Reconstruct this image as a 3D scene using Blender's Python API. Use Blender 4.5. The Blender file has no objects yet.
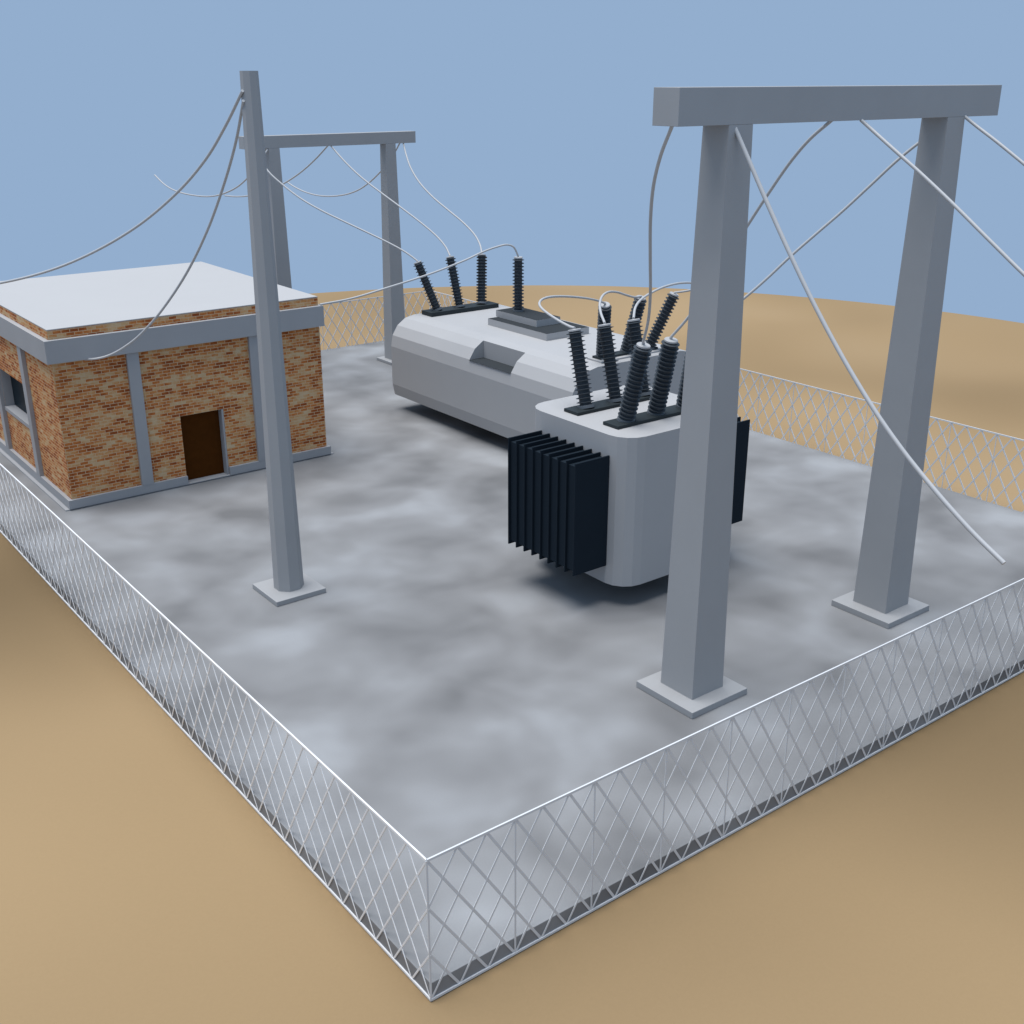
import bpy, bmesh, math, random
from mathutils import Vector, Matrix, noise
from math import radians as rad, sin, cos, pi

scn = bpy.context.scene
COL = scn.collection
random.seed(4)

# ------------------------------------------------------------------ materials
def nodes_of(name):
    m = bpy.data.materials.new(name); m.use_nodes = True
    nt = m.node_tree
    return m, nt, nt.nodes['Principled BSDF']

def N(nt, t, **kw):
    n = nt.nodes.new(t)
    for k, v in kw.items():
        if k in n.inputs: n.inputs[k].default_value = v
        else: setattr(n, k, v)
    return n

def ramp(nt, stops):
    r = nt.nodes.new('ShaderNodeValToRGB')
    e = r.color_ramp.elements
    while len(e) < len(stops): e.new(0.5)
    for i, (p, c) in enumerate(stops):
        e[i].position = p; e[i].color = (*c, 1)
    return r

def painted(name, col, rough=0.6, spec=0.3, var=0.04, scale=1.3, bump=0.0):
    m, nt, b = nodes_of(name)
    tc = N(nt, 'ShaderNodeTexCoord')
    nz = N(nt, 'ShaderNodeTexNoise', Scale=scale, Detail=6.0, Roughness=0.6)
    nt.links.new(tc.outputs['Object'], nz.inputs['Vector'])
    lo = tuple(c*(1-var) for c in col); hi = tuple(min(1, c*(1+var)) for c in col)
    r = ramp(nt, [(0.3, lo), (0.7, hi)])
    nt.links.new(nz.outputs['Fac'], r.inputs['Fac'])
    nt.links.new(r.outputs['Color'], b.inputs['Base Color'])
    b.inputs['Roughness'].default_value = rough
    b.inputs['Specular IOR Level'].default_value = spec
    if bump:
        bp = N(nt, 'ShaderNodeBump', Strength=bump, Distance=0.01)
        n2 = N(nt, 'ShaderNodeTexNoise', Scale=60.0, Detail=3.0)
        nt.links.new(tc.outputs['Object'], n2.inputs['Vector'])
        nt.links.new(n2.outputs['Fac'], bp.inputs['Height'])
        nt.links.new(bp.outputs['Normal'], b.inputs['Normal'])
    return m

M = {}
M['structure'] = painted('structure_paint', (0.342, 0.342, 0.342), 0.7, 0.25, 0.025)
M['trim'] = painted('building_trim', (0.345, 0.345, 0.35), 0.75, 0.25, 0.03)
M['tank'] = painted('tank_paint', (0.392, 0.389, 0.388), 0.6, 0.3, 0.012)
M['hatch'] = painted('hatch_paint', (0.036, 0.041, 0.045), 0.85, 0.08, 0.03)
M['roof'] = painted('roof_sheet', (0.415, 0.41, 0.405), 0.7, 0.3, 0.012, 0.5)
M['wire'] = painted('galvanised_wire', (0.66, 0.66, 0.66), 0.5, 0.4, 0.02)
M['wire_lit'] = painted('lit_wire', (0.80, 0.80, 0.80), 0.5, 0.4, 0.02)  # same galvanised wire, light on the left fence put into a paler colour
M['wire_shaded'] = painted('shaded_wire', (0.64, 0.65, 0.66), 0.55, 0.35, 0.03)  # same galvanised wire, darker colour standing in for weaker light on the front fence
M['cable'] = painted('cable_metal', (0.45, 0.45, 0.45), 0.5, 0.4, 0.03)
M['fin'] = painted('radiator_paint', (0.010, 0.017, 0.025), 0.8, 0.12, 0.05)
M['porcelain'] = painted('porcelain_glaze', (0.040, 0.049, 0.058), 0.5, 0.35, 0.05)
M['bar'] = painted('mounting_bar_paint', (0.018, 0.025, 0.028), 0.6, 0.3, 0.05)
M['cap'] = painted('cap_metal', (0.40, 0.40, 0.40), 0.45, 0.4, 0.02)
M['flange'] = painted('flange_metal', (0.11, 0.125, 0.14), 0.5, 0.4, 0.02)
M['door'] = painted('door_wood', (0.075, 0.024, 0.005), 0.8, 0.02, 0.10, 8)
M['glass'] = painted('window_glass', (0.010, 0.020, 0.028), 0.4, 0.05, 0.02)
M['dark'] = painted('skid_paint', (0.03, 0.03, 0.03), 0.8, 0.2, 0.05)

def concrete():
    m, nt, b = nodes_of('concrete')
    tc = N(nt, 'ShaderNodeTexCoord')
    mp = N(nt, 'ShaderNodeMapping'); mp.inputs['Scale'].default_value = (1.0, 1.0, 1.0)
    mp.inputs['Location'].default_value = (CONC_OFF[0], CONC_OFF[1], 0)
    nt.links.new(tc.outputs['Object'], mp.inputs['Vector'])
    n1 = N(nt, 'ShaderNodeTexNoise', Scale=0.66, Detail=2.4, Roughness=0.47, Distortion=0.2)
    nt.links.new(mp.outputs['Vector'], n1.inputs['Vector'])
    r = ramp(nt, [(0.28, (0.145, 0.145, 0.146)), (0.43, (0.200, 0.200, 0.201)), (0.55, (0.234, 0.235, 0.237)), (0.72, (0.300, 0.306, 0.313))])
    nt.links.new(n1.outputs['Fac'], r.inputs['Fac'])
    # fine grain
    n2 = N(nt, 'ShaderNodeTexNoise', Scale=45.0, Detail=4.0, Roughness=0.7)
    nt.links.new(tc.outputs['Object'], n2.inputs['Vector'])
    r2 = ramp(nt, [(0.3, (0.96, 0.96, 0.96)), (0.7, (1.0, 1.0, 1.0))])
    nt.links.new(n2.outputs['Fac'], r2.inputs['Fac'])
    mx = N(nt, 'ShaderNodeMix', data_type='RGBA', blend_type='MULTIPLY'); mx.inputs[0].default_value = 1
    nt.links.new(r.outputs['Color'], mx.inputs[6]); nt.links.new(r2.outputs['Color'], mx.inputs[7])
    nt.links.new(mx.outputs[2], b.inputs['Base Color'])
    b.inputs['Roughness'].default_value = 0.8; b.inputs['Specular IOR Level'].default_value = 0.2
    return m

def sand():
    m, nt, b = nodes_of('sand')
    tc = N(nt, 'ShaderNodeTexCoord')
    mp = N(nt, 'ShaderNodeMapping'); mp.inputs['Location'].default_value = (SAND_OFF[0], SAND_OFF[1], 0)
    nt.links.new(tc.outputs['Object'], mp.inputs['Vector'])
    n1 = N(nt, 'ShaderNodeTexNoise', Scale=0.12, Detail=1.2, Roughness=0.4, Distortion=0.2)
    nt.links.new(mp.outputs['Vector'], n1.inputs['Vector'])
    r = ramp(nt, [(0.30, (0.268, 0.185, 0.098)), (0.5, (0.302, 0.209, 0.112)), (0.68, (0.326, 0.229, 0.127))])
    nt.links.new(n1.outputs['Fac'], r.inputs['Fac'])
    n2 = N(nt, 'ShaderNodeTexNoise', Scale=30.0, Detail=5.0, Roughness=0.7)
    nt.links.new(tc.outputs['Object'], n2.inputs['Vector'])
    r2 = ramp(nt, [(0.3, (0.96, 0.96, 0.96)), (0.7, (1.0, 1.0, 1.0))])
    nt.links.new(n2.outputs['Fac'], r2.inputs['Fac'])
    mx = N(nt, 'ShaderNodeMix', data_type='RGBA', blend_type='MULTIPLY'); mx.inputs[0].default_value = 1
    nt.links.new(r.outputs['Color'], mx.inputs[6]); nt.links.new(r2.outputs['Color'], mx.inputs[7])
    at = N(nt, 'ShaderNodeAttribute', attribute_name='sand_tone')
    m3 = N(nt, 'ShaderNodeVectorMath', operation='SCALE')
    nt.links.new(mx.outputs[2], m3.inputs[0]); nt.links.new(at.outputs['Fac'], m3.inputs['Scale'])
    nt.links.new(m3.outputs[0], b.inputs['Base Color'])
    b.inputs['Roughness'].default_value = 0.95; b.inputs['Specular IOR Level'].default_value = 0.1
    return m

def brick():
    """uv in metres: u along the wall, v up"""
    m, nt, b = nodes_of('brickwork')
    uv = N(nt, 'ShaderNodeTexCoord')
    bt = N(nt, 'ShaderNodeTexBrick')
    bt.inputs['Scale'].default_value = 1.0
    bt.inputs['Brick Width'].default_value = 0.16
    bt.inputs['Row Height'].default_value = 0.062
    bt.inputs['Mortar Size'].default_value = 0.006
    bt.inputs['Mortar Smooth'].default_value = 0.3
    bt.inputs['Bias'].default_value = 0.0
    bt.inputs['Color1'].default_value = (0.0, 0.0, 0.0, 1)
    bt.inputs['Color2'].default_value = (1, 1, 1, 1)
    bt.inputs['Mortar'].default_value = (0.5, 0.5, 0.5, 1)
    nt.links.new(uv.outputs['UV'], bt.inputs['Vector'])
    mp = N(nt, 'ShaderNodeMapping'); mp.inputs['Scale'].default_value = (1.0, 2.2, 1)
    nt.links.new(uv.outputs['UV'], mp.inputs['Vector'])
    nz = N(nt, 'ShaderNodeTexNoise', Scale=1.8, Detail=6.0, Roughness=0.70)
    nt.links.new(mp.outputs['Vector'], nz.inputs['Vector'])
    # per brick value mixed with patches
    mx = N(nt, 'ShaderNodeMix', data_type='RGBA'); mx.inputs[0].default_value = 0.18
    nt.links.new(nz.outputs['Fac'], mx.inputs[6]); nt.links.new(bt.outputs['Color'], mx.inputs[7])
    r = ramp(nt, [(0.39, (0.28, 0.070, 0.018)), (0.48, (0.50, 0.165, 0.045)), (0.53, (0.54, 0.250, 0.090)), (0.59, (0.56, 0.350, 0.175)), (0.69, (0.58, 0.43, 0.26))])
    nt.links.new(mx.outputs[2], r.inputs['Fac'])
    m2 = N(nt, 'ShaderNodeMix', data_type='RGBA')
    nt.links.new(bt.outputs['Fac'], m2.inputs[0])
    nt.links.new(r.outputs['Color'], m2.inputs[6]); m2.inputs[7].default_value = (0.58, 0.43, 0.27, 1)
    nt.links.new(m2.outputs[2], b.inputs['Base Color'])
    b.inputs['Roughness'].default_value = 0.9; b.inputs['Specular IOR Level'].default_value = 0.15
    bp = N(nt, 'ShaderNodeBump', Strength=0.4, Distance=0.006); bp.invert = True
    nt.links.new(bt.outputs['Fac'], bp.inputs['Height']); nt.links.new(bp.outputs['Normal'], b.inputs['Normal'])
    return m

CONC_OFF = (6.2, -64.4)
SAND_OFF = (170.5, -44.8)
M['concrete'] = concrete(); M['sand'] = sand(); M['brick'] = brick()

# ------------------------------------------------------------------ mesh helpers
def box(bm, x0, x1, y0, y1, z0, z1):
    v = [bm.verts.new(p) for p in ((x0,y0,z0),(x1,y0,z0),(x1,y1,z0),(x0,y1,z0),(x0,y0,z1),(x1,y0,z1),(x1,y1,z1),(x0,y1,z1))]
    for f in ((3,2,1,0),(4,5,6,7),(0,1,5,4),(1,2,6,5),(2,3,7,6),(3,0,4,7)): bm.faces.new([v[i] for i in f])

def frustum(bm, c, h0, h1, z0, z1):
    v = []
    for h, z in ((h0, z0), (h1, z1)):
        for sx, sy in ((-1,-1),(1,-1),(1,1),(-1,1)): v.append(bm.verts.new((c[0]+sx*h, c[1]+sy*h, z)))
    for f in ((3,2,1,0),(4,5,6,7),(0,1,5,4),(1,2,6,5),(2,3,7,6),(3,0,4,7)): bm.faces.new([v[i] for i in f])

def lathe(bm, prof, seg, mat=Matrix.Identity(4), rot=0.0):
    """prof: list of (r, z); closed with caps"""
    rings = []
    for r, z in prof:
        rings.append([bm.verts.new(mat @ Vector((r*cos(2*pi*(i+rot)/seg), r*sin(2*pi*(i+rot)/seg), z))) for i in range(seg)])
    for a, b in zip(rings, rings[1:]):
        for i in range(seg):
            j = (i+1) % seg
            bm.faces.new((a[i], a[j], b[j], b[i]))
    bm.faces.new(list(reversed(rings[0]))); bm.faces.new(rings[-1])

def prism(bm, prof, axis, a0, a1):
    """closed polygon extruded along axis; prof in the other two coordinates"""
    def P(p, a):
        return {'y': (p[0], a, p[1]), 'z': (p[0], p[1], a), 'x': (a, p[0], p[1])}[axis]
    A = [bm.verts.new(P(p, a0)) for p in prof]; B = [bm.verts.new(P(p, a1)) for p in prof]
    n = len(prof)
    for i in range(n):
        j = (i+1) % n
        bm.faces.new((A[i], A[j], B[j], B[i]))
    bm.faces.new(list(reversed(A))); bm.faces.new(B)

def make(name, bm, mat, parent=None, smooth=None, bevel=0.0, origin=None):
    bmesh.ops.recalc_face_normals(bm, faces=bm.faces)
    if bevel:
        bmesh.ops.bevel(bm, geom=[e for e in bm.edges if e.calc_face_angle(0) > 0.6], offset=bevel, segments=2, profile=0.5, affect='EDGES', clamp_overlap=True)
    if smooth is not None:
        for f in bm.faces: f.smooth = True
        for e in bm.edges: e.smooth = e.calc_face_angle(0) < smooth if len(e.link_faces) == 2 else True
    me = bpy.data.meshes.new(name); 
    if origin is not None:
        bmesh.ops.translate(bm, verts=bm.verts, vec=-Vector(origin))
    bm.to_mesh(me); bm.free()
    me.materials.append(mat)
    o = bpy.data.objects.new(name, me); COL.objects.link(o)
    if origin is not None: o.location = origin
    if parent is not None: o.parent = parent
    return o

def part(name, mat, parent, *boxes, bevel=0.0):
    """boxes given in world coordinates, stored relative to the thing's own base"""
    bm = bmesh.new()
    base = world_base(parent)
    for b in boxes:
        box(bm, b[0]-base.x, b[1]-base.x, b[2]-base.y, b[3]-base.y, b[4]-base.z, b[5]-base.z)
    return make(name, bm, mat, parent, bevel=bevel)

def world_base(o):
    v = Vector((0,0,0))
    while o is not None:
        v += o.location; o = o.parent
    return v

def tag(o, label=None, cat=None, group=None, kind=None):
    if label: o['label'] = label
    if cat: o['category'] = cat
    if group: o['group'] = group
    if kind: o['kind'] = kind
    return o

def thing(name, loc, label, cat, group=None):
    o = bpy.data.objects.new(name, None); o.empty_display_size = 0.2
    COL.objects.link(o); o.location = loc
    return tag(o, label, cat, group)

# ------------------------------------------------------------------ setting
# patches of darker and of paler sand: x, y, radius in metres, strength
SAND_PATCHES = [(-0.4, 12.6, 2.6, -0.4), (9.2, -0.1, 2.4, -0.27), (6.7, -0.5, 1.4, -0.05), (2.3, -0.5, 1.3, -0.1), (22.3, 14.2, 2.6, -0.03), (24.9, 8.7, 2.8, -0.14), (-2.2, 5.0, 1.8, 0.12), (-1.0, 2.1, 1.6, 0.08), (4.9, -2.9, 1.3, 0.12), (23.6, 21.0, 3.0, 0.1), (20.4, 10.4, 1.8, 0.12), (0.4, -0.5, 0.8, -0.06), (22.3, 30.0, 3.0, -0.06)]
SX, SY, SZ = 16.0, 24.0, 0.2
def terrain():
    bm = bmesh.new()
    cx, cy, R0 = 11.4, 12.0, 22.4
    rings = [0.0] + [0.55*i for i in range(1, 41)] + [22.2+0.2*i for i in range(1, 90)]
    seg = 220
    vs = []
    for r in rings:
        row = []
        for i in range(seg if r else 1):
            a = 2*pi*i/seg
            x, y = cx+r*cos(a), cy+r*sin(a)
            # soft undulation, held flat under and round the pavement
            dx = max(0, -x, x-SX); dy = max(0, -y, y-SY); d = math.hypot(dx, dy)
            w = min(1, max(0, (d-0.6)/6.0)) * min(1, max(0, (24.0-math.hypot(x-cx, y-cy))/6.0)); w = w*w*(3-2*w)
            n = noise.noise(Vector((x*0.13+3.1, y*0.13-1.7, 0.4)))*0.35 + noise.noise(Vector((x*0.31, y*0.31, 7.7)))*0.08
            z = -0.012 + w*n
            e = max(0, r-R0)
            z -= 0.13*e*e if e < 3 else 0.13*9 + 0.78*(e-3)
            row.append(bm.verts.new((x, y, z)))
        vs.append(row)
    for i in range(seg):
        bm.faces.new((vs[0][0], vs[1][i], vs[1][(i+1) % seg]))
    for a, b in zip(vs[1:], vs[2:]):
        for i in range(seg):
            j = (i+1) % seg
            bm.faces.new((a[i], b[i], b[j], a[j]))
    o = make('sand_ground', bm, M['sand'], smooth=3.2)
    at = o.data.attributes.new('sand_tone', 'FLOAT', 'POINT')
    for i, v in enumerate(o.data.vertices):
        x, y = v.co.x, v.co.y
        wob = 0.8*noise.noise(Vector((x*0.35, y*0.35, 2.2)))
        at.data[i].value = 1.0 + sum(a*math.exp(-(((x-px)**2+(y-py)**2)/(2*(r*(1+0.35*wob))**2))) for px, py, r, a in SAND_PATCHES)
    return tag(o, kind='structure')
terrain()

bm = bmesh.new()
box(bm, 0.006, SX-0.006, 0.006, SY-0.006, -0.3, SZ)
slab = tag(make('concrete_pavement', bm, M['concrete'], bevel=0.006), kind='structure')

# ------------------------------------------------------------------ fences
FH = 1.6075
def ribbon(bm, p, q, w, t, nrm):
    """flat strip from p to q, w wide in the plane of the fence, t deep along nrm"""
    p, q = Vector(p), Vector(q); d = (q-p).normalized(); s = d.cross(nrm).normalized()*(w/2); n = Vector(nrm)*(t/2)
    A = [p+s+n, p-s+n, p-s-n, p+s-n]; B = [x+(q-p) for x in A]
    A = [bm.verts.new(x) for x in A]; B = [bm.verts.new(x) for x in B]
    for i in range(4): bm.faces.new((A[i], A[(i+1) % 4], B[(i+1) % 4], B[i]))
    bm.faces.new(list(reversed(A))); bm.faces.new(B)

def fence(label, origin, d, nrm, length, sec, posts, group='wire fences round the pavement', mat=None):
    mat = mat or M['wire']
    d = Vector(d); nrm = Vector(nrm)
    root = thing('wire_fence', origin, label, 'fence', group)
    L = length
    bm = bmesh.new(); ribbon(bm, d*0.0, d*L, 0.001, 0.001, nrm)
    bm.free()
    bm = bmesh.new(); ribbon(bm, Vector((0,0,FH)), d*L+Vector((0,0,FH)), sec['rail'][0], sec['rail'][1], nrm)
    make('top_rail', bm, mat, root)
    bm = bmesh.new(); ribbon(bm, Vector((0,0,0.014)), d*L+Vector((0,0,0.014)), 0.026, 0.02, nrm)
    make('bottom_rail', bm, mat, root)
    # diagonal wires: each crosses one metre of fence over its height
    bm = bmesh.new()
    for fam, (w, t), off in ((1, sec['down'], -0.25), (-1, sec['up'], 0.25)):
        k0 = -3; n = int(L*3)+1
        for k in range(k0, n+1):
            u = k/3.0
            # from top at u to bottom at u+1 (down) or bottom at u to top at u+1 (up)
            a, b = (u, 1.0), (u+1.0, 0.0)
            if fam < 0: a, b = (u, 0.0), (u+1.0, 1.0)
            def at(uu): return a[1] + (b[1]-a[1])*(uu-a[0])
            ua, ub = max(a[0], 0.0), min(b[0], L)
            if ub-ua < 1e-3: continue
            P = d*ua + Vector((0,0,0.014+(FH-0.014)*at(ua))); Q = d*ub + Vector((0,0,0.014+(FH-0.014)*at(ub)))
            o_ = nrm*(off*t)
            ribbon(bm, P+o_, Q+o_, w, t, nrm)
    make('wire_mesh', bm, mat, root)
    src = None
    for i in posts:
        if src is None:
            bm = bmesh.new(); ribbon(bm, (0,0,0.0), (0,0,FH), sec['post'][0], sec['post'][1], nrm)
            p = src = make('post', bm, mat, root)
        else:
            p = src.copy(); COL.objects.link(p); p.parent = root
        p.location = d*float(i) + nrm*0.002
    return root

fence('nearest wire fence, along the pavement edge in front of the tall portal', (0,0,0), (1,0,0), (0,-1,0), SX,
      dict(rail=(0.026,0.018), down=(0.028,0.006), up=(0.022,0.005), post=(0.020,0.008)), range(0, 17), mat=M['wire_shaded'])
fence('long wire fence on the left pavement edge, passing in front of the brick building', (0,0,0), (0,1,0), (-1,0,0), SY,
      dict(rail=(0.026,0.018), down=(0.019,0.016), up=(0.012,0.007), post=(0.02,0.01)), [24], mat=M['wire_lit'])
fence('pale wire fence on the far right pavement edge, behind the tall steel portal', (SX,0,0), (0,1,0), (1,0,0), SY,
      dict(rail=(0.026,0.018), down=(0.028,0.010), up=(0.028,0.010), post=(0.014,0.010)), range(1, 25))
fence('distant wire fence at the back, between the brick building and the long tank', (0,SY,0), (1,0,0), (0,1,0), SX,
      dict(rail=(0.026,0.018), down=(0.024,0.012), up=(0.024,0.012), post=(0.014,0.010)), range(1, 16))

# ------------------------------------------------------------------ brick building
BX0, BX1, BY0, BY1, BT = 1.345, 6.975, 14.665, 20.80, 3.735
root = thing('brick_building', (0.5*(BX0+BX1), 0.5*(BY0+BY1), SZ), 'small flat-roofed brick building with grey bands and a brown door', 'building')
base = world_base(root)
DX0, DX1, DZ = 3.695, 4.63, 1.675        # door opening
WY0, WY1, WZ0, WZ1 = 16.74, 18.77, 1.33, 2.24   # window opening in the left wall
def wall_mesh():
    bm = bmesh.new(); uvl = bm.loops.layers.uv.new('UVMap')
    def quad(pts):
        f = bm.faces.new([bm.verts.new(Vector(p)-base) for p in pts])
        n = f.normal if f.normal.length else Vector((0,0,1)); f.normal_update(); n = f.normal
        for l in f.loops:
            w = l.vert.co+base
            if abs(n.x) > 0.7: l[uvl].uv = (w.y+0.31, w.z)
            elif abs(n.y) > 0.7: l[uvl].uv = (w.x, w.z)
            else: l[uvl].uv = (w.x, w.y)
    z0 = SZ+0.02
    # front wall with the door opening
    def front(x0, x1, a, b): quad([(x0,BY0,a),(x1,BY0,a),(x1,BY0,b),(x0,BY0,b)])
    front(BX0, DX0, z0, BT); front(DX1, BX1, z0, BT); front(DX0, DX1, DZ, BT)
    D = 0.24
    quad([(DX0,BY0,z0),(DX0,BY0,DZ),(DX0,BY0+D,DZ),(DX0,BY0+D,z0)][::1])
    quad([(DX1,BY0,z0),(DX1,BY0+D,z0),(DX1,BY0+D,DZ),(DX1,BY0,DZ)])
    quad([(DX0,BY0,DZ),(DX1,BY0,DZ),(DX1,BY0+D,DZ),(DX0,BY0+D,DZ)])
    quad([(DX0,BY0+D,z0),(DX1,BY0+D,z0),(DX1,BY0+D,DZ),(DX0,BY0+D,DZ)])
    # left wall with the window opening
    def left(y0, y1, a, b): quad([(BX0,y1,a),(BX0,y0,a),(BX0,y0,b),(BX0,y1,b)])
    left(BY0, WY0, z0, BT); left(WY1, BY1, z0, BT); left(WY0, WY1, z0, WZ0); left(WY0, WY1, WZ1, BT)
    X = BX0+0.24
    quad([(BX0,WY0,WZ0),(X,WY0,WZ0),(X,WY0,WZ1),(BX0,WY0,WZ1)]); quad([(BX0,WY1,WZ0),(X,WY1,WZ0),(X,WY1,WZ1),(BX0,WY1,WZ1)])
    quad([(BX0,WY0,WZ1),(BX0,WY1,WZ1),(X,WY1,WZ1),(X,WY0,WZ1)]); quad([(BX0,WY0,WZ0),(BX0,WY1,WZ0),(X,WY1,WZ0),(X,WY0,WZ0)])
    quad([(X,WY0,WZ0),(X,WY1,WZ0),(X,WY1,WZ1),(X,WY0,WZ1)])
    # right, back, top
    quad([(BX1,BY0,z0),(BX1,BY1,z0),(BX1,BY1,BT),(BX1,BY0,BT)])
    quad([(BX1,BY1,z0),(BX0,BY1,z0),(BX0,BY1,BT),(BX1,BY1,BT)])
    quad([(BX0,BY0,BT),(BX1,BY0,BT),(BX1,BY1,BT),(BX0,BY1,BT)])
    me = bpy.data.meshes.new('wall'); bm.to_mesh(me); bm.free(); me.materials.append(M['brick'])
    o = bpy.data.objects.new('wall', me); COL.objects.link(o); o.parent = root
    return o
wall_mesh()
part('roof', M['roof'], root, (BX0-0.003, BX1+0.003, BY0-0.003, BY1+0.003, BT+0.002, BT+0.020))
part('plinth', M['trim'], root, (1.19, 7.12, 14.63, BY1+0.15, SZ+0.001, SZ+0.022))
# fascia: a ring of four
FX0, FX1, FY0, FY1 = 1.24, 7.045, 14.555, BY1+0.10
part('fascia', M['trim'], root, (FX0, FX1, FY0, BY0-0.001, 3.13, 3.565), (FX0, BX0-0.001, BY0-0.001, FY1, 3.13, 3.565),
     (BX1+0.001, FX1, BY0-0.001, FY1, 3.13, 3.565), (BX0-0.001, BX1+0.001, BY1+0.001, FY1, 3.13, 3.565))
KX0, KX1, KY0 = 1.268, 7.045, 14.60
part('base_band', M['trim'], root, (KX0, DX0, KY0, BY0-0.001, 0.232, 0.405), (DX1, KX1, KY0, BY0-0.001, 0.232, 0.405),
     (KX0, BX0-0.001, BY0-0.001, BY1+0.07, 0.232, 0.405), (BX1+0.001, KX1, BY0-0.001, BY1+0.07, 0.232, 0.405))
for x in (2.74, 5.30):
    part('pilaster', M['trim'], root, (x, x+0.235, KY0-0.004, BY0-0.001, 0.407, 3.128))
for y in (16.46, 18.77):
    part('pilaster', M['trim'], root, (KX0-0.004, BX0-0.001, y, y+0.24, 0.407, 3.128))
dr = part('door', M['door'], root, (DX0+0.002, DX1-0.045, BY0+0.17, BY0+0.21, SZ+0.036, DZ-0.004))
part('door_frame', M['trim'], root, (DX1-0.043, DX1-0.002, BY0+0.004, BY0+0.225, SZ+0.03, DZ-0.004))
part('threshold', M['trim'], root, (DX0+0.003, DX1-0.003, KY0+0.01, BY0+0.165, SZ+0.0225, SZ+0.034))
wn = part('window', M['glass'], root, (BX0+0.19, BX0+0.205, WY0+0.03, WY1-0.003, WZ0+0.06, WZ1-0.005))
part('sill', M['trim'], wn, (BX0-0.025, BX0+0.188, WY0+0.02, WY1-0.003, WZ0-0.03, WZ0+0.055))
part('jamb', M['trim'], wn, (BX0+0.002, BX0+0.188, WY1-0.022, WY1-0.002, WZ0+0.057, WZ1-0.005))
part('jamb', M['trim'], wn, (BX0+0.002, BX0+0.188, WY0+0.002, WY0+0.019, WZ0+0.057, WZ1-0.005))

# ------------------------------------------------------------------ steel portals and the pole
def portal(label, gx0, gx1, gy, rp, tp, cb, ct, bw, zb, zt, ext):
    cx = 0.5*(gx0+gx1)
    r = thing('steel_portal', (cx, gy, SZ), label, 'gantry', 'steel portals')
    for gx in (gx0, gx1):
        bm = bmesh.new(); frustum(bm, (gx-cx, 0), cb, ct, tp, zb-SZ-0.001)
        make('column', bm, M['structure'], r)
        bm = bmesh.new(); box(bm, gx-cx-rp, gx-cx+rp, -rp, rp, 0.002, tp)
        make('base_plate', bm, M['structure'], r, bevel=0.006)
    bm = bmesh.new(); box(bm, gx0-ext-cx, gx1+ext-cx, -bw, bw, zb-SZ, zt-SZ)
    make('beam', bm, M['structure'], r, bevel=0.004)
    return r
portal('tall grey steel portal nearest the viewer, with two thick tapering columns', 5.876, 10.165, 2.33, 0.537, 0.098, 0.30, 0.20, 0.20, 7.626, 8.027, 1.012)
portal('smaller far steel portal behind the long tank and the lone pole', 9.44, 13.00, 21.40, 0.42, 0.085, 0.24, 0.158, 0.155, 6.39, 6.70, 0.83)

pole = thing('utility_pole', (2.972, 8.672, SZ), 'lone grey pole on a square base plate in front of the brick building', 'pole')
bm = bmesh.new(); lathe(bm, [(0.245, 0.086), (0.128, 8.01)], 8, rot=0.5); make('shaft', bm, M['structure'], pole)
bm = bmesh.new(); box(bm, -0.445, 0.445, -0.445, 0.445, 0.002, 0.085); make('base_plate', bm, M['structure'], pole, bevel=0.006)

# ------------------------------------------------------------------ transformers
def shed_profile(L, n, rc, rs, z0):
    p = [(rc, z0)]
    pitch = (L-z0-0.02)/n
    for i in range(n):
        z = z0 + pitch*i
        p += [(rc, z+pitch*0.34), (rs, z+pitch*0.50), (rs, z+pitch*0.60), (rc+0.002, z+pitch*0.78)]
    p += [(rc, L-0.02)]
    return p

def bushing(parent, loc, phi, fan, L, k, name='bushing', rs=0.134, rc=0.088, n=15):
    """loc relative to the thing; phi tilts it along y, fan tilts it along x"""
    d = Vector((sin(fan*k), cos(fan*k)*sin(phi), cos(fan*k)*cos(phi)))
    q = Vector((0,0,1)).rotation_difference(d)
    bm = bmesh.new(); lathe(bm, shed_profile(L, n, rc, rs, 0.05), 28)
    o = make(name, bm, M['porcelain'], parent, smooth=rad(50))
    o.location = loc; o.rotation_mode = 'QUATERNION'; o.rotation_quaternion = q
    bm = bmesh.new(); lathe(bm, [(rs*0.97, -0.012), (rs*0.97, 0.035), (rc*1.04, 0.049)], 28)
    make('flange', bm, M['flange'], o, smooth=rad(30))
    bm = bmesh.new(); lathe(bm, [(rc*1.14, L-0.018), (rc*1.14, L+0.006), (rc*1.04, L+0.016)], 28)
    make('terminal_cap', bm, M['cap'], o, smooth=rad(30))
    bm = bmesh.new(); lathe(bm, [(0.016, L+0.016), (0.016, L+0.05)], 12)
    make('terminal_stud', bm, M['cap'], o, smooth=rad(30))
    return o

def mounting_bar(parent, cx, cy, z, hw, hd, t=0.10):
    bm = bmesh.new(); box(bm, cx-hw, cx+hw, cy-hd, cy+hd, z+0.002, z+t)
    return make('mounting_bar', bm, M['bar'], parent, bevel=0.005)

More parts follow.
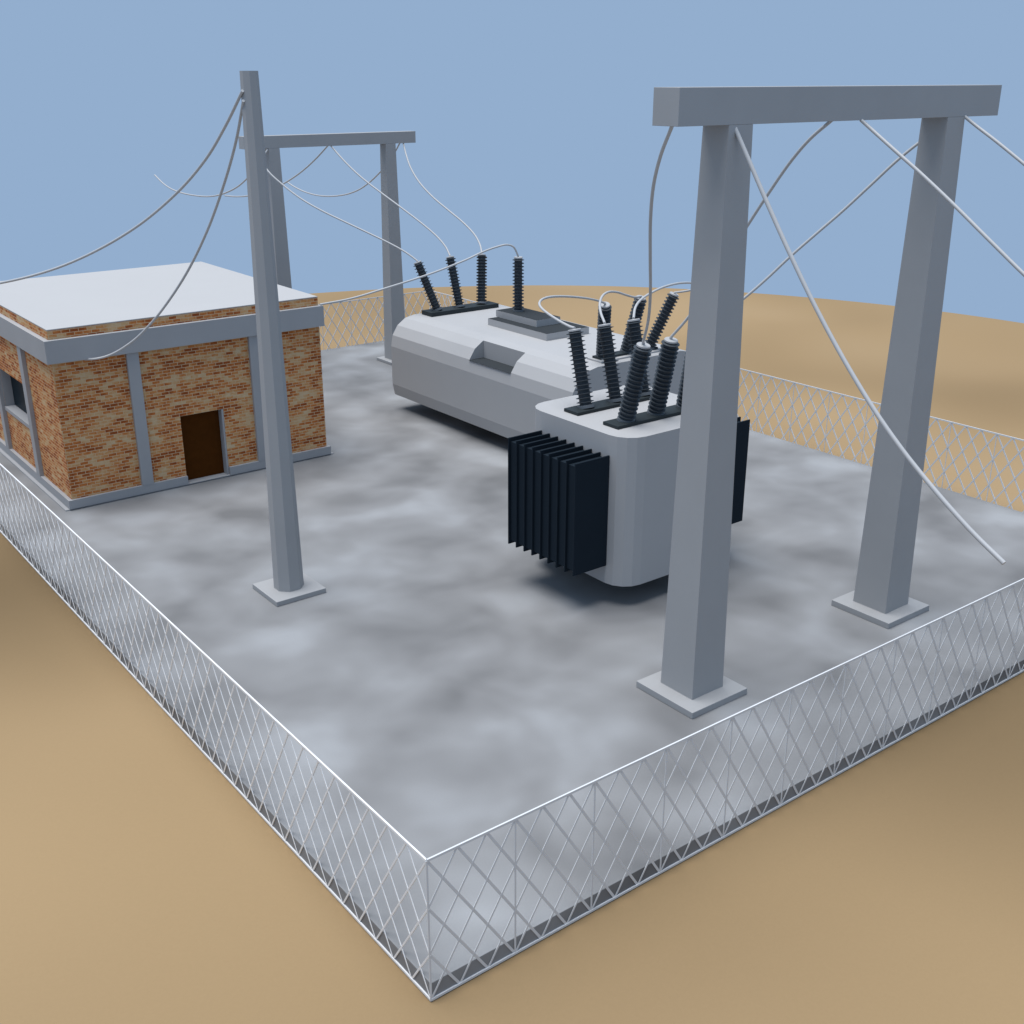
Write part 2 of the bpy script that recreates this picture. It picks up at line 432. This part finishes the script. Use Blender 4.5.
# near transformer: 2.5 m cube tank with rounded upright edges
T1 = (8.02, 5.975, SZ); H1 = 1.25
t1 = thing('transformer', T1, 'cube-shaped grey transformer with black radiator fins and six dark bushings', 'transformer')
zb, zt = 0.57-SZ, 3.04-SZ
prof = []
Rr = 0.40; hx, hy = 1.25, 1.235
for cx, cy, a0 in ((hx-Rr, hy-Rr, 0), (-hx+Rr, hy-Rr, 90), (-hx+Rr, -hy+Rr, 180), (hx-Rr, -hy+Rr, 270)):
    for i in range(5):
        a = rad(a0+22.5*i); prof.append((cx+Rr*cos(a), cy+Rr*sin(a)))
bm = bmesh.new(); prism(bm, prof, 'z', zb, zt); tank = make('tank', bm, M['tank'], t1)
for s in (-1, 1):
    bm = bmesh.new(); box(bm, s*0.35-0.06, s*0.35+0.06, -0.30, 0.60, 0.002, zb-0.001); make('skid', bm, M['dark'], t1)
for s in (-1, 1):
    bm = bmesh.new(); box(bm, min(s*(hx+0.002), s*(hx+0.65)), max(s*(hx+0.002), s*(hx+0.63)), -0.86, 0.80, 0.94-SZ, 2.655-SZ)
    rd = make('radiator', bm, M['fin'], t1)  # backing block added behind the fins so the gaps catch more ambient light
    src = None
    for i in range(9):
        y = -0.855 + 1.65*i/8
        if src is None:
            bm = bmesh.new(); box(bm, min(s*(hx+0.004), s*(hx+0.69)), max(s*(hx+0.004), s*(hx+0.69)), -0.0125, 0.0125, 0.88-SZ, 2.72-SZ)
            f = src = make('fin', bm, M['fin'], rd, bevel=0.003)
        else:
            f = src.copy(); COL.objects.link(f); f.parent = rd
        f.location = (0, y, 0)
for cy, phi in ((6.38-T1[1], rad(15.0)), (5.43-T1[1], rad(-12))):
    mounting_bar(t1, 0, cy, zt, 0.965, 0.175, 0.055)
    for k in (-1, 0, 1):
        bushing(t1, (k*0.65+0.01, cy, zt+0.055), phi, -0.05 if phi < 0 else 0.0, 1.26, k, rs=0.145, rc=0.096, n=17)

# long transformer: tank with rounded shoulders and chamfered lower edges, a recess in its left shoulder
T2 = (12.097, 13.510, SZ)
t2 = thing('transformer', T2, "long low grey transformer tank with rounded shoulders behind the cube-shaped one", 'transformer')
hx2, hy2, zt2, R2 = 1.922, 3.485, 2.535-SZ, 0.713
zv, zb2 = 0.856-SZ, 0.571-SZ
prof = []
for cx, a0 in ((hx2-R2, 0), (-hx2+R2, 90)):
    for i in range(5):
        a = rad(a0+22.5*i); prof.append((cx+R2*cos(a), zt2-R2+R2*sin(a)))
prof += [(-hx2, zv), (-hx2+0.06, zb2), (hx2-0.06, zb2), (hx2, zv)]
bm = bmesh.new(); prism(bm, prof, 'y', -hy2, hy2); tank2 = make('tank', bm, M['tank'], t2)
RX, RY0, RY1, RZ = 10.63, 12.115, 13.678, 2.085
bm = bmesh.new(); box(bm, -2.8, RX-T2[0], RY0-T2[1], RY1-T2[1], RZ-SZ, 3.6)
cut = make('recess_cutter', bm, M['tank'], t2)
md = tank2.modifiers.new('recess', 'BOOLEAN'); md.operation = 'DIFFERENCE'; md.object = cut; md.solver = 'EXACT'
bpy.context.view_layer.update()
dg = bpy.context.evaluated_depsgraph_get()
me = bpy.data.meshes.new_from_object(tank2.evaluated_get(dg)); tank2.modifiers.clear(); tank2.data = me
if not me.materials: me.materials.append(M['tank'])
bpy.data.objects.remove(cut)
bm = bmesh.new(); box(bm, 10.200-T2[0], RX-0.003-T2[0], RY0+0.004-T2[1], RY1-0.004-T2[1], RZ-SZ+0.002, RZ-SZ+0.006)
make('recess_floor', bm, M['hatch'], t2)
for s in (-1, 1):
    bm = bmesh.new(); box(bm, s*0.25+0.12, s*0.25+0.26, -2.2, 2.0, 0.002, zb2-0.001); make('skid', bm, M['dark'], t2)
def plate(name, mat, x0, x1, y0, y1, z0, z1):
    bm = bmesh.new(); box(bm, x0-T2[0], x1-T2[0], y0-T2[1], y1-T2[1], z0, z1); return make(name, bm, mat, t2)
plate('hatch_plinth', M['tank'], 11.60, 12.873, 12.58, 14.82, zt2+0.002, zt2+0.156)
plate('hatch_gasket', M['hatch'], 11.603, 12.87, 12.583, 14.817, zt2+0.1565, zt2+0.159)
plate('hatch_cover', M['tank'], 11.885, 12.60, 13.30, 14.88, zt2+0.160, zt2+0.315)
plate('hatch_lid', M['hatch'], 11.888, 12.597, 13.303, 14.877, zt2+0.3155, zt2+0.318)
plate('mounting_plate', M['tank'], 11.16, 13.03, 10.235, 10.68, zt2+0.002, zt2+0.033)
for cy, phi, dx, hw, hd, z0, t in ((16.658-T2[1], rad(18), -0.042, 1.045, 0.227, 0, 0.105), (10.48-T2[1], rad(-18), 0.0, 0.845, 0.127, 0.032, 0.048)):
    mounting_bar(t2, -0.01, cy, zt2+z0, hw, hd, t)
    for k in (-1, 0, 1):
        bushing(t2, (k*0.686+dx, cy, zt2+z0+t), phi, rad(14), 1.267, k, rs=0.139, rc=0.092)
bushing(t2, (12.234-T2[0], 14.449-T2[1], zt2+0.318), 0, 0, 1.275, 0, rs=0.139, rc=0.092)

# ------------------------------------------------------------------ cables
def catmull(P, n=8):
    P = [Vector(p) for p in P]
    Q = [2*P[0]-P[1]] + P + [2*P[-1]-P[-2]]
    out = []
    for i in range(1, len(Q)-2):
        a, b, c, d = Q[i-1], Q[i], Q[i+1], Q[i+2]
        # centripetal-like damping keeps short spans tidy
        for k in range(n):
            t = k/n
            out.append(0.5*((2*b)+(-a+c)*t+(2*a-5*b+4*c-d)*t*t+(-a+3*b-3*c+d)*t**3))
    out.append(P[-1].copy())
    return out

def smooth_pts(P, it=2):
    P = [Vector(p) for p in P]
    for _ in range(it):
        P = [P[0]] + [(P[i-1]+2*P[i]+P[i+1])/4 for i in range(1, len(P)-1)] + [P[-1]]
    return P

def cable(pts, label, group, r=0.022, it=1, name='power_cable'):
    pts = catmull(smooth_pts(pts, it), 6)
    bm = bmesh.new(); seg = 10; rings = []
    t0 = (pts[1]-pts[0]).normalized(); up = Vector((0,0,1)) if abs(t0.z) < 0.9 else Vector((1,0,0))
    nrm = t0.cross(up).normalized()
    for i, p in enumerate(pts):
        t = (pts[min(i+1, len(pts)-1)]-pts[max(i-1, 0)]).normalized()
        nrm = (nrm - t*nrm.dot(t)).normalized(); b = t.cross(nrm)
        rings.append([bm.verts.new(p+r*(cos(2*pi*k/seg)*nrm+sin(2*pi*k/seg)*b)) for k in range(seg)])
    for a, b in zip(rings, rings[1:]):
        for k in range(seg):
            j = (k+1) % seg; bm.faces.new((a[k], a[j], b[j], b[k]))
    bm.faces.new(list(reversed(rings[0]))); bm.faces.new(rings[-1])
    o = make(name, bm, M['cable'], smooth=rad(60), origin=tuple(pts[0]))
    return tag(o, label, 'cable', group)

GD = 'droppers from the near portal to the near transformer'
cable([(5.1, 2.45, 7.63), (5.3, 2.84, 7.29), (5.59, 3.23, 6.89), (5.95, 3.62, 6.45), (6.45, 4.09, 5.86), (6.96, 4.57, 5.2), (7.24, 4.85, 4.79), (7.44, 5.18, 4.36)],
      'grey cable dropping almost straight down from the left end of the near beam', GD)
cable([(7.86, 2.4, 7.63), (7.86, 2.75, 7.40), (7.92, 3.04, 7.11), (7.97, 3.4, 6.7), (8.04, 3.77, 6.24), (8.08, 4.12, 5.8), (8.12, 4.55, 5.19), (8.12, 4.92, 4.67), (8.02, 5.18, 4.36)],
      'grey cable curving from the middle of the near beam down behind its left column', GD)
cable([(10.6, 2.4, 7.63), (10.4, 2.83, 7.25), (10.27, 3.01, 7.07), (10.13, 3.32, 6.67), (9.92, 3.66, 6.26), (9.74, 3.92, 5.93), (9.5, 4.21, 5.61), (9.34, 4.49, 5.19), (9.12, 4.72, 4.91), (8.89, 4.94, 4.65), (8.67, 5.18, 4.36)],
      "grey cable slanting from behind the near portal's right column down behind its left column", GD)
GO = 'cables hanging outwards from the near portal'
cable([(5.8, 2.18, 7.63), (5.8, 1.89, 7.23), (5.8, 1.62, 6.82), (5.8, 1.22, 6.3), (5.8, 0.9, 5.86), (5.8, 0.53, 5.44), (5.8, 0.23, 5.11), (5.8, -0.14, 4.73), (5.8, -0.5, 4.43), (5.8, -0.84, 4.17), (5.8, -1.17, 3.95), (5.8, -1.45, 3.76), (5.8, -1.8, 3.58)],
      "thick cable falling diagonally across the near portal's right column to a loose cut end", GO, r=0.026)
cable([(8.1, 2.15, 7.63), (8.1, 1.59, 7.27), (8.1, 1.28, 7.1), (8.1, 0.7, 6.71), (8.1, 0.12, 6.31), (8.1, -0.28, 6.02), (8.1, -1.2, 5.45), (8.1, -2.2, 4.95)],
      "grey cable from the near beam's middle, crossing the right column's top, out of frame", GO)
cable([(10.38, 2.15, 7.63), (10.38, 1.96, 7.51), (10.38, 1.63, 7.33), (10.38, 1.19, 7.07), (10.38, 0.3, 6.5), (10.38, -0.6, 6.0), (10.38, -1.6, 5.5)],
      "short cable from the near right column's top straight out of frame, touching nothing else", GO)
GF = 'cables sagging away behind the far portal'
cable([(9.55, 21.55, 6.39), (9.55, 22.5, 5.86), (9.55, 23.27, 5.49), (9.55, 23.79, 5.26), (9.55, 24.41, 5.08), (9.55, 25.26, 4.89), (9.55, 25.93, 4.8), (9.55, 26.78, 4.75), (9.55, 27.9, 4.74), (9.55, 28.86, 4.78), (9.55, 29.53, 4.91), (9.55, 30.2, 5.16)],
      'thin grey cable sagging to an upturned loose end left of the lone pole', GF)
cable([(11.2, 21.55, 6.39), (11.2, 22.3, 5.98), (11.2, 23.23, 5.57), (11.2, 24.37, 5.17), (11.2, 25.65, 4.85), (11.2, 26.95, 4.64), (11.2, 27.71, 4.56), (11.2, 28.6, 4.54)],
      "thin cable sagging from the far beam's middle, behind the far left column and lone pole", GF)
cable([(13.5, 21.55, 6.39), (13.5, 21.9, 6.02), (13.5, 22.79, 5.42), (13.5, 23.75, 4.97), (13.5, 24.47, 4.78), (13.5, 25.23, 4.65), (13.5, 25.98, 4.57), (13.5, 26.76, 4.55), (13.5, 27.56, 4.59), (13.5, 28.35, 4.73), (13.5, 28.76, 4.85)],
      "thin cable sagging in the sky between the far portal's two columns", GF)
GE = 'cables from the far portal to the long transformer'
cable([(9.3, 21.3, 6.39), (8.84, 20.982, 6.135), (8.915, 20.717, 5.901), (9.133, 20.225, 5.529), (9.361, 19.764, 5.205), (9.672, 19.279, 4.954), (10.027, 18.747, 4.707), (10.381, 18.211, 4.464), (10.683, 17.739, 4.24), (10.895, 17.399, 4.077), (11.004, 17.171, 3.931), (11.062, 17.037, 3.84)],
      "thin cable from behind the lone pole to the long tank's leftmost, most tilted bushing", GE)
cable([(11.15, 21.3, 6.39), (11.236, 20.736, 5.988), (11.356, 20.201, 5.643), (11.57, 19.547, 5.294), (11.807, 18.785, 4.897), (11.967, 18.221, 4.602), (12.113, 17.628, 4.286), (12.125, 17.299, 4.068), (12.055, 17.048, 3.876)],
      "thin cable from the far beam's middle to the long tank's second bushing from left", GE)
cable([(13.45, 21.3, 6.39), (13.303, 20.947, 6.107), (13.135, 20.509, 5.766), (13.081, 20.011, 5.426), (13.111, 19.378, 5.062), (13.209, 18.79, 4.795), (13.294, 18.182, 4.518), (13.309, 17.654, 4.245), (13.22, 17.311, 4.026), (13.047, 17.037, 3.84)],
      "thin cable curving from the far beam's right end to the long tank's third bushing", GE)
cable([(2.83, 8.62, 7.95), (2.85, 9.33, 7.47), (2.85, 10.04, 6.95), (2.64, 10.89, 6.41), (2.31, 11.85, 5.8), (1.76, 12.94, 5.25), (1.16, 13.93, 4.88), (0.67, 14.68, 4.65), (-0.6, 16.5, 4.3)],
      "grey cable from the lone pole's top over the white roof to the left edge", None)
cable([(2.83, 8.62, 7.82), (3.0, 9.3, 7.24), (3.12, 10.07, 6.68), (3.19, 11.21, 5.67), (3.12, 11.91, 5.04), (2.88, 12.91, 4.12), (2.66, 13.43, 3.7), (2.47, 13.8, 3.42), (2.26, 14.13, 3.23), (2.11, 14.35, 3.15), (1.96, 14.655, 3.11)],
      "grey cable from the lone pole's top to the brick wall just under the fascia", None)
cable([(7, 14.62, 3.585), (7.748, 14.595, 3.632), (8.573, 14.567, 3.76), (9.692, 14.532, 3.956), (10.64, 14.502, 4.173), (11.281, 14.482, 4.357), (11.707, 14.469, 4.439), (11.932, 14.463, 4.447), (12.111, 14.457, 4.37), (12.234, 14.45, 4.157)],
      "grey cable from the brick building's right corner to the lone bushing on the hatch", None, it=0)
GP = 'jumper cables between the two transformers'
cable([(7.37, 6.696, 4.348), (7.381, 6.782, 4.332), (7.466, 7.207, 4.367), (7.553, 7.653, 4.422), (7.621, 7.904, 4.476), (7.689, 8.041, 4.521), (7.937, 8.226, 4.542), (8.296, 8.456, 4.504), (9.014, 8.895, 4.367), (9.966, 9.454, 4.151), (10.702, 9.87, 3.961), (11.104, 10.099, 3.816)],
      "pale jumper cable looping widest to the left, between the two transformers' leftmost bushings", GP)
cable([(8.02, 6.696, 4.348), (8.377, 7.216, 4.39), (8.775, 7.69, 4.444), (9.184, 8.085, 4.482), (9.666, 8.444, 4.452), (10.249, 8.845, 4.327), (10.978, 9.343, 4.106), (11.622, 9.774, 3.9), (12.097, 10.088, 3.851)],
      "pale jumper cable in a small arch between the two transformers' middle bushings", GP)
cable([(8.67, 6.696, 4.348), (9, 7.044, 4.454), (9.38, 7.303, 4.485), (9.972, 7.666, 4.492), (10.741, 8.105, 4.466), (11.492, 8.506, 4.401), (12.293, 8.912, 4.284), (12.874, 9.198, 4.145), (13.042, 9.321, 4.028), (13.075, 9.643, 3.918), (13.089, 10.099, 3.816)],
      "pale jumper cable looping right, partly behind the near portal's left column", GP)

# ------------------------------------------------------------------ light
w = bpy.data.worlds.new('World'); scn.world = w; w.use_nodes = True
nt = w.node_tree; bg = nt.nodes['Background']
bg.inputs['Color'].default_value = (0.292, 0.423, 0.617, 1)
bg.inputs['Strength'].default_value = 1.0
sd = bpy.data.lights.new('sun', 'SUN'); sd.energy = 4.1; sd.angle = rad(44); sd.color = (1.0, 0.985, 0.975)
so = bpy.data.objects.new('sun', sd); COL.objects.link(so)
to_sun = Vector((-0.15, 0.10, 1.0)).normalized()
so.rotation_mode = 'QUATERNION'; so.rotation_quaternion = Vector((0,0,1)).rotation_difference(to_sun)

# ------------------------------------------------------------------ camera
cd = bpy.data.cameras.new('camera'); cd.sensor_width = 36; cd.lens = 1130.236/1024*36
cd.clip_end = 1000
cam = bpy.data.objects.new('camera', cd); COL.objects.link(cam)
cam.location = (-4.4396, -7.0414, 8.1352)
cam.rotation_euler = (rad(90-21.0726), 0, rad(52.5089-90))
scn.camera = cam
scn.render.engine = 'CYCLES'
vs = scn.view_settings; vs.view_transform = 'Standard'; vs.look = 'None'; vs.exposure = 0; vs.gamma = 1; vs.use_curve_mapping = False
